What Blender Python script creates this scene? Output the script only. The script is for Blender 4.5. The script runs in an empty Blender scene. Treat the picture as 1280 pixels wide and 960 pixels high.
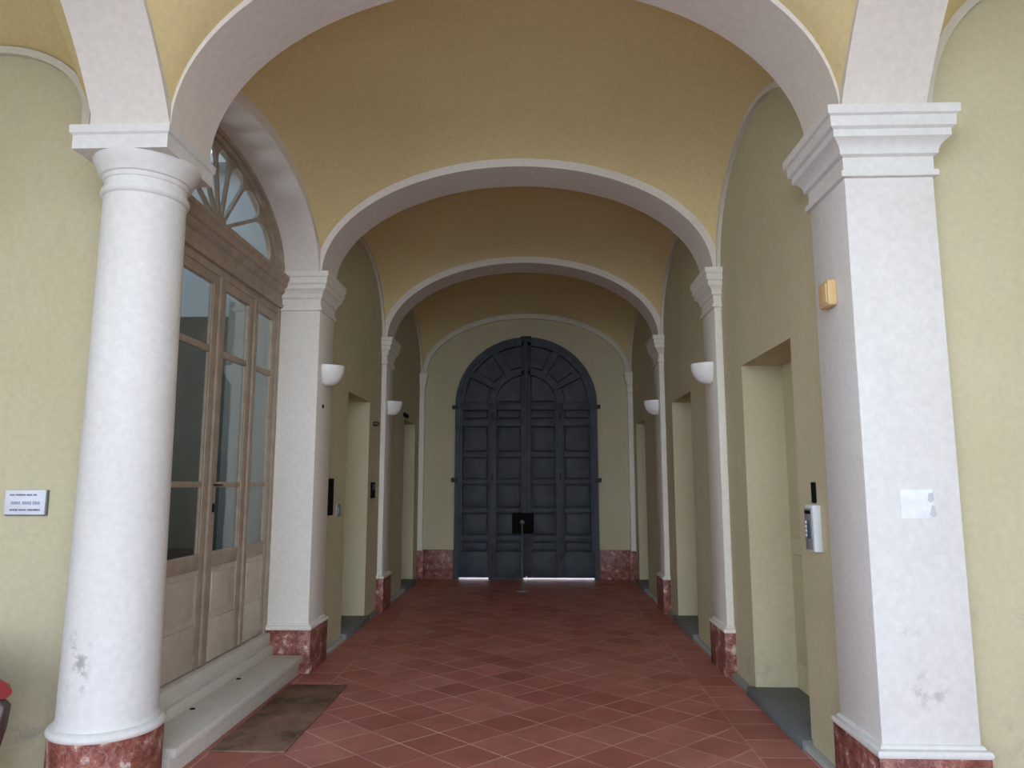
import bpy, bmesh, math, random
from mathutils import Vector, Matrix
random.seed(7)
C = bpy.context.scene.collection
PI = math.pi

# ------------------------------------------------------------------ materials
def srgb(r, g, b):
    f = lambda c: (c/255/12.92) if c/255 <= 0.04045 else ((c/255+0.055)/1.055)**2.4
    return (f(r), f(g), f(b), 1)

def base_mat(name, rough=0.8, spec=0.3, metal=0.0):
    m = bpy.data.materials.new(name); m.use_nodes = True
    nt = m.node_tree; b = nt.nodes['Principled BSDF']
    b.inputs['Roughness'].default_value = rough
    b.inputs['Specular IOR Level'].default_value = spec
    b.inputs['Metallic'].default_value = metal
    return m, nt, b

def pos(nt, scale=(1, 1, 1)):
    g = nt.nodes.new('ShaderNodeNewGeometry')
    mp = nt.nodes.new('ShaderNodeMapping'); mp.inputs['Scale'].default_value = scale
    nt.links.new(g.outputs['Position'], mp.inputs['Vector'])
    return mp.outputs['Vector']

def noise(nt, vec, scale, detail=4, rough=0.55):
    n = nt.nodes.new('ShaderNodeTexNoise')
    n.inputs['Scale'].default_value = scale; n.inputs['Detail'].default_value = detail
    n.inputs['Roughness'].default_value = rough
    nt.links.new(vec, n.inputs['Vector'])
    return n.outputs['Fac']

def ramp(nt, fac, stops):
    r = nt.nodes.new('ShaderNodeValToRGB')
    e = r.color_ramp.elements
    while len(e) < len(stops): e.new(0.5)
    for k, (p, c) in enumerate(stops):
        e[k].position = p; e[k].color = c
    nt.links.new(fac, r.inputs['Fac'])
    return r.outputs['Color']

def mix(nt, fac, a, b, mode='MIX'):
    n = nt.nodes.new('ShaderNodeMix'); n.data_type = 'RGBA'; n.blend_type = mode
    for sock, v in ((n.inputs[0], fac), (n.inputs[6], a), (n.inputs[7], b)):
        if isinstance(v, bpy.types.NodeSocket): nt.links.new(v, sock)
        else: sock.default_value = v
    return n.outputs[2]

def math_n(nt, op, a, b=0.0, c=None):
    n = nt.nodes.new('ShaderNodeMath'); n.operation = op
    for k, v in enumerate((a, b, c)):
        if v is None: continue
        if isinstance(v, bpy.types.NodeSocket): nt.links.new(v, n.inputs[k])
        else: n.inputs[k].default_value = v
    return n.outputs[0]

def bump(nt, b, h, strength=0.2, dist=0.01):
    n = nt.nodes.new('ShaderNodeBump')
    n.inputs['Strength'].default_value = strength; n.inputs['Distance'].default_value = dist
    nt.links.new(h, n.inputs['Height']); nt.links.new(n.outputs['Normal'], b.inputs['Normal'])

def plaster(name, c1, c2, stain=None, rough=0.92, scuffs=()):
    m, nt, b = base_mat(name, rough, 0.15)
    p = pos(nt)
    big = noise(nt, p, 1.1, 5, 0.6)
    col = ramp(nt, big, [(0.3, c1), (0.72, c2)])
    fine = noise(nt, p, 30, 4)
    col = mix(nt, 0.12, col, ramp(nt, fine, [(0.3, (0.25, 0.24, 0.2, 1)), (0.7, (1, 1, 1, 1))]), 'MULTIPLY')
    if stain:
        s = noise(nt, pos(nt, (3, 3, 1.4)), 2.6, 6, 0.7)
        sf = ramp(nt, s, [(0.56, (0, 0, 0, 1)), (0.72, (1, 1, 1, 1))])
        col = mix(nt, math_n(nt, 'MULTIPLY', sf, 0.45), col, stain)
    for (sx, sy, sz), (ex, ey, ez), amt, sc in scuffs:      # scuffed and soiled spots
        mp = nt.nodes.new('ShaderNodeMapping'); mp.vector_type = 'TEXTURE'
        mp.inputs['Location'].default_value = (sx, sy, sz); mp.inputs['Scale'].default_value = (ex, ey, ez)
        nt.links.new(p, mp.inputs['Vector'])
        ln = nt.nodes.new('ShaderNodeVectorMath'); ln.operation = 'LENGTH'; nt.links.new(mp.outputs[0], ln.inputs[0])
        near = ramp(nt, ln.outputs['Value'], [(0.3, (1, 1, 1, 1)), (1.0, (0, 0, 0, 1))])
        spots = ramp(nt, noise(nt, pos(nt), sc, 5, 0.7), [(0.5, (0, 0, 0, 1)), (0.62, (1, 1, 1, 1))])
        f = math_n(nt, 'MULTIPLY', math_n(nt, 'MULTIPLY', near, spots), amt)
        col = mix(nt, f, col, (0.30, 0.29, 0.28, 1))
    nt.links.new(col, b.inputs['Base Color'])
    bump(nt, b, noise(nt, p, 60, 5), 0.12, 0.004)
    return m

def plain(name, col, rough=0.5, spec=0.4, metal=0.0, var=0.12, scale=14):
    m, nt, b = base_mat(name, rough, spec, metal)
    f = noise(nt, pos(nt), scale, 3)
    lo = tuple(c*(1-var) for c in col[:3])+(1,); hi = tuple(min(1, c*(1+var)) for c in col[:3])+(1,)
    nt.links.new(ramp(nt, f, [(0.3, lo), (0.7, hi)]), b.inputs['Base Color'])
    return m

M = {}
FLY, FRY = 3.86, 3.50
M['wall'] = plaster('yellow_green_plaster', (0.59, 0.535, 0.345, 1), (0.66, 0.59, 0.405, 1), (0.50, 0.47, 0.36, 1), scuffs=[((-2.8, FLY, 0.22), (0.45, 0.3, 0.12), 0.6, 9), ((2.25, FRY, 0.9), (0.35, 0.3, 0.06), 0.45, 14), ((2.2, FRY, 0.35), (0.4, 0.3, 0.2), 0.3, 10), ((1.6, 5.6, 0.1), (0.2, 0.35, 0.3), 0.4, 9)])
M['vault'] = plaster('ochre_vault_plaster', (0.80, 0.635, 0.325, 1), (0.84, 0.69, 0.365, 1), (0.74, 0.60, 0.33, 1))
M['white'] = plaster('white_pilaster_plaster', (0.75, 0.725, 0.69, 1), (0.81, 0.79, 0.76, 1), (0.68, 0.66, 0.63, 1), scuffs=[((-2.13, 3.40, 0.68), (0.09, 0.12, 0.2), 0.75, 16), ((1.72, 3.38, 0.60), (0.11, 0.1, 0.1), 0.5, 18), ((1.62, 3.38, 0.85), (0.12, 0.1, 0.03), 0.3, 20)])
M['brightened_white'] = plaster('brightened_pilaster_plaster', (0.84, 0.79, 0.70, 1), (0.88, 0.84, 0.76, 1), (0.77, 0.72, 0.64, 1))  # same white paint, lightened and warmed to stand in for light on inner pilasters
M['archwhite'] = plaster('warm_arch_plaster', (0.80, 0.72, 0.645, 1), (0.84, 0.77, 0.70, 1), (0.76, 0.685, 0.61, 1))
M['rim'] = plaster('cream_rim_plaster', (0.72, 0.67, 0.56, 1), (0.76, 0.72, 0.62, 1))
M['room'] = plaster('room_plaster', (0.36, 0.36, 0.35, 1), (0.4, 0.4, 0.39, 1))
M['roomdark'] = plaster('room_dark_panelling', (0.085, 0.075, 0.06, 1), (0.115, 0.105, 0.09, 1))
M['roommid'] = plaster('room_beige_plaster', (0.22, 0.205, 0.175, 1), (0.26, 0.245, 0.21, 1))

def marble():
    m, nt, b = base_mat('red_breccia_marble', 0.45, 0.4)
    p = pos(nt)
    n1 = noise(nt, p, 11, 6, 0.7)
    col = ramp(nt, n1, [(0.30, (0.05, 0.014, 0.012, 1)), (0.46, (0.22, 0.06, 0.045, 1)), (0.57, (0.34, 0.13, 0.095, 1)), (0.64, (0.6, 0.5, 0.44, 1))])
    v = nt.nodes.new('ShaderNodeTexVoronoi'); v.feature = 'DISTANCE_TO_EDGE'; v.inputs['Scale'].default_value = 16
    w = nt.nodes.new('ShaderNodeVectorMath'); w.operation = 'ADD'
    nv = nt.nodes.new('ShaderNodeTexNoise'); nv.inputs['Scale'].default_value = 7
    nt.links.new(p, nv.inputs['Vector'])
    sc = nt.nodes.new('ShaderNodeVectorMath'); sc.operation = 'SCALE'; sc.inputs['Scale'].default_value = 0.3
    nt.links.new(nv.outputs['Color'], sc.inputs[0])
    nt.links.new(p, w.inputs[0]); nt.links.new(sc.outputs[0], w.inputs[1]); nt.links.new(w.outputs[0], v.inputs['Vector'])
    edge = ramp(nt, v.outputs['Distance'], [(0.0, (1, 1, 1, 1)), (0.05, (0, 0, 0, 1))])
    col = mix(nt, math_n(nt, 'MULTIPLY', edge, 0.22), col, (0.62, 0.52, 0.45, 1))
    nt.links.new(col, b.inputs['Base Color'])
    return m
M['marble'] = marble()

def tiles():
    m, nt, b = base_mat('terracotta_diamond_tiles', 0.5, 0.3)
    g = nt.nodes.new('ShaderNodeNewGeometry')
    s = nt.nodes.new('ShaderNodeSeparateXYZ'); nt.links.new(g.outputs['Position'], s.inputs[0])
    x, y = s.outputs[0], s.outputs[1]
    u = math_n(nt, 'DIVIDE', math_n(nt, 'ADD', x, 0.397), 0.206)
    v = math_n(nt, 'DIVIDE', math_n(nt, 'SUBTRACT', y, 4.43), 0.188)
    pp = math_n(nt, 'MULTIPLY', math_n(nt, 'ADD', u, v), 0.5)
    qq = math_n(nt, 'MULTIPLY', math_n(nt, 'SUBTRACT', u, v), 0.5)
    # border strip tiles: straight courses along both walls
    cx = math_n(nt, 'ABSOLUTE', math_n(nt, 'ADD', x, 0.175))
    inb = math_n(nt, 'GREATER_THAN', cx, 1.395)
    yb = math_n(nt, 'DIVIDE', y, 0.285)
    xb = math_n(nt, 'MULTIPLY', math_n(nt, 'SUBTRACT', cx, 1.395), 1/0.285)
    def sel(a, c):   # a where diamonds, c where border
        return math_n(nt, 'ADD', math_n(nt, 'MULTIPLY', a, math_n(nt, 'SUBTRACT', 1.0, inb)), math_n(nt, 'MULTIPLY', c, inb))
    P, Q = sel(pp, yb), sel(qq, xb)
    def edge(t):
        f = math_n(nt, 'FRACT', t)
        return math_n(nt, 'MINIMUM', f, math_n(nt, 'SUBTRACT', 1.0, f))
    e = math_n(nt, 'MINIMUM', edge(P), edge(Q))
    grout = ramp(nt, e, [(0.010, (1, 1, 1, 1)), (0.02, (0, 0, 0, 1))])
    cmb = nt.nodes.new('ShaderNodeCombineXYZ')
    nt.links.new(math_n(nt, 'FLOOR', P), cmb.inputs[0]); nt.links.new(math_n(nt, 'FLOOR', Q), cmb.inputs[1]); nt.links.new(inb, cmb.inputs[2])
    wn = nt.nodes.new('ShaderNodeTexWhiteNoise'); nt.links.new(cmb.outputs[0], wn.inputs['Vector'])
    col = ramp(nt, wn.outputs['Value'], [(0.0, (0.47, 0.15, 0.115, 1)), (0.5, (0.55, 0.19, 0.15, 1)), (1.0, (0.60, 0.23, 0.185, 1))])
    p = pos(nt)
    bl = noise(nt, p, 3.0, 5, 0.65)
    col = mix(nt, 0.5, col, ramp(nt, bl, [(0.3, (0.5, 0.45, 0.42, 1)), (0.7, (1, 1, 1, 1))]), 'MULTIPLY')
    gn = ramp(nt, noise(nt, p, 2.2, 3), [(0.36, (0.2, 0.2, 0.2, 1)), (0.60, (0.85, 0.85, 0.85, 1))])
    col = mix(nt, math_n(nt, 'MULTIPLY', grout, gn), col, (0.82, 0.56, 0.46, 1))
    nt.links.new(col, b.inputs['Base Color'])
    r = ramp(nt, noise(nt, p, 5, 4), [(0.3, (0.45, 0.45, 0.45, 1)), (0.7, (0.6, 0.6, 0.6, 1))])
    nt.links.new(r, b.inputs['Roughness'])
    bump(nt, b, math_n(nt, 'SUBTRACT', noise(nt, p, 25, 3), grout), 0.12, 0.003)
    return m
M['tiles'] = tiles()
M['stone'] = plaster('grey_step_stone', (0.66, 0.61, 0.54, 1), (0.74, 0.69, 0.62, 1), (0.52, 0.48, 0.42, 1), 0.7)
M['slate'] = plaster('dark_threshold_stone', (0.18, 0.19, 0.20, 1), (0.24, 0.25, 0.26, 1), (0.12, 0.12, 0.13, 1), 0.6)
M['kerb'] = plaster('kerb_stone', (0.42, 0.42, 0.41, 1), (0.54, 0.54, 0.53, 1), (0.25, 0.25, 0.24, 1), 0.7)
M['wood'] = plain('taupe_painted_wood', (0.385, 0.31, 0.235, 1), 0.55, 0.35, 0, 0.14, 9)
M['woodlow'] = plain('beige_painted_panel', (0.56, 0.48, 0.39, 1), 0.55, 0.35, 0, 0.1, 7)
M['gate'] = plain('slate_blue_gate_paint', (0.052, 0.064, 0.080, 1), 0.55, 0.35, 0, 0.3, 6)
M['gatefield'] = plain('slate_blue_gate_field', (0.06, 0.075, 0.095, 1), 0.6, 0.3, 0, 0.3, 5)
M['iron'] = plain('black_iron', (0.012, 0.012, 0.013, 1), 0.5, 0.4)
M['steel'] = plain('worn_steel', (0.42, 0.42, 0.42, 1), 0.35, 0.5, 0.8)
M['greysteel'] = plain('dull_steel', (0.24, 0.225, 0.215, 1), 0.55, 0.4, 0.3)
M['greymetal'] = plain('grey_metal_panel', (0.33, 0.34, 0.36, 1), 0.4, 0.5, 0.3, 0.08)
M['whiteplastic'] = plain('white_plastic', (0.78, 0.79, 0.8, 1), 0.4, 0.4, 0, 0.04)
M['cream'] = plain('cream_plastic', (0.72, 0.5, 0.24, 1), 0.45, 0.4, 0, 0.06)
M['opal'] = plain('white_opal_glass', (0.82, 0.8, 0.77, 1), 0.25, 0.5, 0, 0.03)
M['paper'] = plain('white_paper', (0.83, 0.84, 0.87, 1), 0.85, 0.2, 0, 0.05, 30)
M['tape'] = plain('grey_tape', (0.55, 0.55, 0.56, 1), 0.6, 0.3, 0, 0.1, 60)
M['plaque'] = plain('pale_enamel', (0.74, 0.75, 0.82, 1), 0.35, 0.4, 0, 0.04)
M['plaqueedge'] = plain('dark_plaque_backing', (0.18, 0.18, 0.17, 1), 0.6, 0.3)
M['ink'] = plain('dark_blue_ink', (0.10, 0.11, 0.19, 1), 0.6, 0.3, 0, 0.3, 200)
M['inklight'] = plain('faded_blue_ink', (0.33, 0.37, 0.5, 1), 0.6, 0.3, 0, 0.3, 200)
M['dark'] = plain('black_plastic', (0.006, 0.006, 0.006, 1), 0.85, 0.15)
M['screen'] = plain('blue_grey_display', (0.09, 0.12, 0.17, 1), 0.25, 0.5)
M['redlens'] = plain('red_lens', (0.36, 0.02, 0.03, 1), 0.25, 0.5)
M['brownpaint'] = plain('dark_brown_paint', (0.055, 0.03, 0.025, 1), 0.35, 0.5)
M['rubber'] = plain('black_rubber', (0.02, 0.02, 0.02, 1), 0.8, 0.2)
M['vinyl'] = plain('dark_seat_vinyl', (0.03, 0.028, 0.026, 1), 0.5, 0.3)
M['pavement'] = plain('pale_courtyard_gravel', (0.60, 0.575, 0.53, 1), 0.9, 0.1, 0, 0.12, 3)
M['facade'] = plaster('courtyard_render', (0.6, 0.55, 0.4, 1), (0.65, 0.6, 0.45, 1))

def coir():
    m, nt, b = base_mat('worn_coir', 0.95, 0.05)
    p = pos(nt)
    n1 = noise(nt, p, 3.2, 6, 0.7)
    col = ramp(nt, n1, [(0.3, (0.09, 0.062, 0.042, 1)), (0.48, (0.23, 0.145, 0.10, 1)), (0.72, (0.36, 0.215, 0.16, 1))])
    nt.links.new(col, b.inputs['Base Color'])
    bump(nt, b, noise(nt, p, 180, 3), 0.5, 0.004)
    return m
M['coir'] = coir()

def glass():
    m = bpy.data.materials.new('old_window_glass'); m.use_nodes = True
    nt = m.node_tree; nt.nodes.clear()
    out = nt.nodes.new('ShaderNodeOutputMaterial')
    tr = nt.nodes.new('ShaderNodeBsdfTransparent'); tr.inputs['Color'].default_value = (0.82, 0.85, 0.84, 1)
    gl = nt.nodes.new('ShaderNodeBsdfGlossy'); gl.inputs['Roughness'].default_value = 0.04
    gl.inputs['Color'].default_value = (0.95, 0.97, 1, 1)
    fr = nt.nodes.new('ShaderNodeLayerWeight'); fr.inputs['Blend'].default_value = 0.5
    fac = math_n(nt, 'MULTIPLY_ADD', math_n(nt, 'POWER', fr.outputs['Facing'], 5.0), 0.93, 0.05)
    ms = nt.nodes.new('ShaderNodeMixShader')
    nt.links.new(fac, ms.inputs[0]); nt.links.new(tr.outputs[0], ms.inputs[1]); nt.links.new(gl.outputs[0], ms.inputs[2])
    nt.links.new(ms.outputs[0], out.inputs['Surface'])
    g = nt.nodes.new('ShaderNodeNewGeometry')
    n = nt.nodes.new('ShaderNodeTexNoise'); n.inputs['Scale'].default_value = 2.5
    nt.links.new(g.outputs['Position'], n.inputs['Vector'])
    bp = nt.nodes.new('ShaderNodeBump'); bp.inputs['Strength'].default_value = 0.06; bp.inputs['Distance'].default_value = 0.02
    nt.links.new(n.outputs['Fac'], bp.inputs['Height']); nt.links.new(bp.outputs['Normal'], gl.inputs['Normal'])
    return m
M['glass'] = glass()

# ------------------------------------------------------------------ mesh helpers
class MB:
    def __init__(s): s.bm = bmesh.new()
    def box(s, x0, x1, y0, y1, z0, z1, bevel=0.0, rot=None):
        t = bmesh.new()
        bmesh.ops.create_cube(t, size=1)
        bmesh.ops.scale(t, vec=(abs(x1-x0), abs(y1-y0), abs(z1-z0)), verts=t.verts)
        if bevel: bmesh.ops.bevel(t, geom=t.edges[:], offset=bevel, segments=2, affect='EDGES', profile=0.5)
        if rot is not None: bmesh.ops.transform(t, matrix=rot, verts=t.verts)
        bmesh.ops.translate(t, vec=((x0+x1)/2, (y0+y1)/2, (z0+z1)/2), verts=t.verts)
        return s.add(t)
    def add(s, t):
        me = bpy.data.meshes.new('tmp'); t.to_mesh(me); t.free(); s.bm.from_mesh(me); bpy.data.meshes.remove(me); return s
    def rings(s, rings, cap=True, closed=True):
        vs = [[s.bm.verts.new(p) for p in r] for r in rings]
        n = len(rings[0])
        for a, b in zip(vs, vs[1:]):
            for k in range(n if closed else n-1):
                s.bm.faces.new((a[k], a[(k+1) % n], b[(k+1) % n], b[k]))
        if cap:
            s.bm.faces.new(vs[0][::-1]); s.bm.faces.new(vs[-1])
        return s
    def lathe(s, prof, cx, cy, n=48):
        return s.rings([[(cx+r*math.cos(2*PI*k/n), cy+r*math.sin(2*PI*k/n), z) for k in range(n)] for r, z in prof])
    def rectstack(s, prof, x0, x1, y0, y1, n=1, p=1):
        return s.rings([[(x0-o*n, y0-o, z), (x1+o*p, y0-o, z), (x1+o*p, y1+o, z), (x0-o*n, y1+o, z)] for o, z in prof])
    def tube(s, pts, r, n=10):
        pts = [Vector(p) for p in pts]; rr = r if isinstance(r, (list, tuple)) else [r]*len(pts)
        out = []; up = None
        for i, p in enumerate(pts):
            d = (pts[min(i+1, len(pts)-1)]-pts[max(i-1, 0)]).normalized()
            a = d.orthogonal().normalized() if up is None else (up-d*up.dot(d)).normalized()
            up = a; b = d.cross(a)
            out.append([p+(a*math.cos(2*PI*k/n)+b*math.sin(2*PI*k/n))*rr[i] for k in range(n)])
        return s.rings(out)
    def disc(s, c, axis, r, t, n=32):
        c = Vector(c); ax = Vector(axis).normalized()
        return s.tube([c-ax*t/2, c+ax*t/2], r, n)
    def band(s, inner, outer, f0, f1, mapf):
        """strip between two matching polylines (a,b), thickness f0..f1"""
        R = []
        for p, q in zip(inner, outer):
            R.append([mapf(p, f0), mapf(q, f0), mapf(q, f1), mapf(p, f1)])
        return s.rings(R)
    def plate(s, loops, f0, f1, mapf):
        cu = bpy.data.curves.new('tmp', 'CURVE'); cu.dimensions = '2D'; cu.fill_mode = 'BOTH'
        cu.extrude = abs(f1-f0)/2
        for lp in loops:
            sp = cu.splines.new('POLY'); sp.points.add(len(lp)-1); sp.use_cyclic_u = True
            for k, (a, b) in enumerate(lp): sp.points[k].co = (a, b, 0, 1)
        ob = bpy.data.objects.new('tmp', cu); C.objects.link(ob)
        dg = bpy.context.evaluated_depsgraph_get()
        me = bpy.data.meshes.new_from_object(ob.evaluated_get(dg))
        t = bmesh.new(); t.from_mesh(me); bpy.data.meshes.remove(me)
        bpy.data.objects.remove(ob); bpy.data.curves.remove(cu)
        mid = (f0+f1)/2
        for v in t.verts: v.co = Vector(mapf((v.co.x, v.co.y), mid+v.co.z))
        bmesh.ops.remove_doubles(t, verts=t.verts, dist=1e-5)
        bmesh.ops.recalc_face_normals(t, faces=t.faces)
        return s.add(t)

mapY = lambda p, f: (p[0], f, p[1])     # outlines drawn in x,z ; thickness in y
mapX = lambda p, f: (f, p[0], p[1])     # outlines drawn in y,z ; thickness in x

def obj(name, mb, mat, parent=None, smooth=40, recalc=True, mats=None):
    bm = mb.bm
    if recalc: bmesh.ops.recalc_face_normals(bm, faces=bm.faces)
    off = Vector((0, 0, 0)); q = parent
    while q is not None: off += q.location; q = q.parent
    bmesh.ops.translate(bm, vec=-off, verts=bm.verts)
    me = bpy.data.meshes.new(name); bm.to_mesh(me); bm.free()
    for m in (mats or [mat]): me.materials.append(m)
    for p in me.polygons: p.use_smooth = True
    me.set_sharp_from_angle(angle=math.radians(smooth))
    o = bpy.data.objects.new(name, me); C.objects.link(o)
    if parent is not None: o.parent = parent
    return o

def tag(o, label=None, cat=None, group=None, kind=None):
    if label: o['label'] = label
    if cat: o['category'] = cat
    if group: o['group'] = group
    if kind: o['kind'] = kind
    return o

def thing(name, label, cat, loc, group=None, kind='thing'):
    o = bpy.data.objects.new(name, None); C.objects.link(o); o.location = loc; o.empty_display_size = 0.1
    return tag(o, label, cat, group, kind)

def struct(name, mb, mat, label=None, **k):
    return tag(obj(name, mb, mat, **k), label, None, None, 'structure')

# ------------------------------------------------------------------ dimensions
XL, XR, XC, HS = -1.85, 1.50, -0.175, 1.675
WL, WR = -1.91, 1.56                    # wall planes
ZS, RISE, RISE1 = 3.30, 0.95, 1.07                   # springing height, rise of the transverse arches
Y1, Y1b = 3.38, 3.82
Y2, Y2b = 5.97, 6.40
Y3, Y3b = 8.74, 9.15
YE = 11.75
FL, FR = 3.86, 3.50                     # facade planes left and right of the passage
TOP = 5.25

def ell(c, a, b, n=64, t0=0.0, t1=PI, z=ZS):
    return [(c-a*math.cos(t0+(t1-t0)*k/n), z+b*math.sin(t0+(t1-t0)*k/n)) for k in range(n+1)]

# ------------------------------------------------------------------ setting: floor, ground
struct('floor', MB().box(-4.6, 3.9, -0.7, 12.2, -0.25, 0.0), M['tiles'])
struct('ground', MB().box(-40, 40, -45, -0.7, -0.35, -0.04), M['pavement'])
struct('pavement', MB().box(-10, 10, 12.2, 22, -0.3, 0.0), M['slate'])

# ------------------------------------------------------------------ walls
def rect(a0, a1, b0, b1): return [(a0, b0), (a1, b0), (a1, b1), (a0, b1)]
DOORS_R = [(4.40, 5.46, 2.39), (7.29, 8.30, 2.43), (10.42, 11.32, 2.43)]
DOORS_L = [(7.20, 8.16, 2.43), (10.32, 11.27, 2.43)]
struct('wall_right', MB().plate([rect(Y1b-0.005, YE+0.05, -0.05, TOP)]+[rect(a, b, 0.005, z) for a, b, z in DOORS_R], WR, WR+0.33, mapX), M['wall'])
struct('wall_left', MB().plate([rect(Y2b-0.005, YE+0.05, -0.05, TOP)]+[rect(a, b, 0.005, z) for a, b, z in DOORS_L], WL-0.33, WL, mapX), M['wall'])
struct('wall_outer_right', MB().box(WR+0.40, WR+0.7, 3.7, 12.1, -0.05, TOP), M['wall'])  # outer shell walls, unseen, added against light leaking in
struct('wall_outer_left', MB().box(WL-0.7, WL-0.40, 6.95, 12.1, -0.05, TOP), M['wall'])
GX0, GX1, GSP = -1.325, 0.985, 2.78
GC, GR = (GX0+GX1)/2, (GX1-GX0)/2
gate_hole = [(GX0, 0.0)]+[(GC-GR*math.cos(PI*k/48), GSP+1.12*math.sin(PI*k/48)) for k in range(49)]+[(GX1, 0.0)]
gate_outline = [(WL-0.4, -0.05), (GX0, -0.05)]+gate_hole[1:-1]+[(GX1, -0.05), (WR+0.4, -0.05), (WR+0.4, TOP), (WL-0.4, TOP)]
struct('wall_end', MB().plate([gate_outline], YE, YE+0.35, mapY), M['wall'])
struct('wall_facade_right', MB().box(1.92, 4.0, FR, FR+0.4, -0.05, TOP), M['wall'])
struct('wall_facade_left', MB().box(-4.8, -2.26, FL, FL+0.09, -0.05, TOP), M['wall'])
struct('wall_side_right', MB().box(3.6, 3.9, -0.6, FR, -0.05, TOP), M['wall'])  # portico end walls, unseen, added to keep the light bounded
struct('wall_side_left', MB().box(-4.8, -4.4, -0.6, FL, -0.05, TOP), M['wall'])
# outer arcade of the portico (behind the camera), three arched openings, the side ones narrowed to dim the near pilaster
def arch_hole(x0, x1, b): 
    c, a = (x0+x1)/2, (x1-x0)/2
    return [(x0, 0.01)]+ell(c, a, b, 32)+[(x1, 0.01)]
struct('wall_arcade', MB().plate([rect(-4.8, 3.9, -0.06, 6.5), arch_hole(XL, XR, 1.25), arch_hole(-3.75, -2.5, 0.8), arch_hole(2.15, 3.3, 0.8)], -0.6, -0.35, mapY), M['facade'])
# unseen roof slabs over passage and portico, added to block sky light
struct('roof', MB().box(-2.3, 4.0, -0.6, 12.1, TOP, TOP+0.2).box(-7, -2.3, -0.6, 3.96, TOP, TOP+0.2).box(-2.75, -2.3, 6.9, 12.1, TOP, TOP+0.2), M['facade'])

# ------------------------------------------------------------------ vaults (sail vaults between the arches)
def vault(name, xs, fx, y0, y1, ly_l, ly_r, mat=None):
    """fx=(centre,half,rise) across; ly_*=(centre,half,rise) along each side wall"""
    def e(t, *p):
        if callable(p[0]): return p[0](t)
        c, a, b = p
        q = 1-((t-c)/a)**2
        return b*math.sqrt(q) if q > 0 else 0.0
    fx0, fx1 = (fx[0], fx[-1]) if isinstance(fx[0], tuple) else (fx, fx)
    x0, x1 = xs
    nx, ny = 56, 40
    X = [(x0+x1)/2-(x1-x0)/2*math.cos(PI*k/nx) for k in range(nx+1)]
    Y = [(y0+y1)/2-(y1-y0)/2*math.cos(PI*k/ny) for k in range(ny+1)]
    mb = MB(); g = []
    for x in X:
        row = []
        u = (x-x0)/(x1-x0)
        for y in Y:
            l2 = (1-u)*e(y, *ly_l)**2+u*e(y, *ly_r)**2
            v = (y-y0)/(y1-y0)
            z = ZS+math.sqrt((1-v)*e(x, *fx0)**2+v*e(x, *fx1)**2+l2)
            row.append(mb.bm.verts.new((x, y, z)))
        g.append(row)
    for i in range(nx):
        for j in range(ny):
            mb.bm.faces.new((g[i][j], g[i][j+1], g[i+1][j+1], g[i+1][j]))
    o = struct(name, mb, mat or M['vault'], recalc=False, smooth=80)
    sm = o.modifiers.new('thickness', 'SOLIDIFY'); sm.thickness = 0.05; sm.offset = -1
    return o
VF = (XC, HS+0.055, RISE+0.07)
LA = (4.71, 1.24, 0.63)                 # arch over the glazed screen
VF1 = (XC, HS+0.055, RISE1+0.07)
vault('ceiling', (WL+0.02, WR+0.02), (VF1, VF), Y1b-0.01, Y2+0.01, (LA[0], LA[1], LA[2]+0.05), (4.9, 1.08, 0.86))
vault('ceiling', (WL-0.02, WR+0.02), VF, Y2b-0.01, Y3+0.01, (7.57, 1.19, 0.86), (7.57, 1.19, 0.86))
vault('ceiling', (WL-0.02, WR+0.02), VF, Y3b-0.01, YE+0.01, (10.45, 1.32, 0.86), (10.45, 1.32, 0.86))
BC, BH = 1.515, 1.865                    # portico cross arches: centre and half span (segments of a circle)
def seg(extra=0.0, half=BH, ang=64.0):
    r = half/math.sin(math.radians(ang)); k = r*math.cos(math.radians(ang))
    return lambda y: max(0.0, math.sqrt(max(0.0, r*r-(y-BC)**2))-k+extra)
vault('ceiling', (XL-0.01, XR+0.01), ((XC, HS+0.012, RISE1+0.05),), -0.36, Y1+0.01, (seg(0.03),), (seg(0.03),))
vault('ceiling', (1.90, 3.65), (2.59, 0.64, 0.80), -0.36, FR+0.01, (seg(0.02, BH+0.12),), (seg(0.02, BH+0.12),))
LC, LH, LB, LS = -3.17, 0.595, 0.42, 0.34   # lunette of the left facade: centre, half span, rise, stilt
def left_lunette(x):
    q = 1-((x-LC)/LH)**2
    return LS+LB*math.sqrt(q) if q > 0 else LS
vault('ceiling', (-4.42, -2.25), ((left_lunette,),), -0.36, FL+0.01, (seg(0.02, BH+0.48),), (seg(0.02, BH+0.48),))

# ------------------------------------------------------------------ arches
def trans_arch(label, y0, y1, rise):
    mb = MB()
    inner = ell(XC, HS, rise, 72)
    out = inner+[(XR+0.42, ZS), (XR+0.42, TOP), (XL-0.42, TOP), (XL-0.42, ZS)]
    mb.plate([out], y0, y1, mapY)
    o = obj('arch', mb, M['archwhite'])
    return tag(o, label, 'arch', 'white arches across the passage', 'thing')
trans_arch('widest white plaster arch across the passage, springing from the round column', Y1, Y1b, RISE1)
trans_arch('white plaster arch above the first pair of wall lamps', Y2, Y2b, RISE)
trans_arch('smaller-looking white plaster arch above the second pair of wall lamps', Y3, Y3b, RISE)
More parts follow.
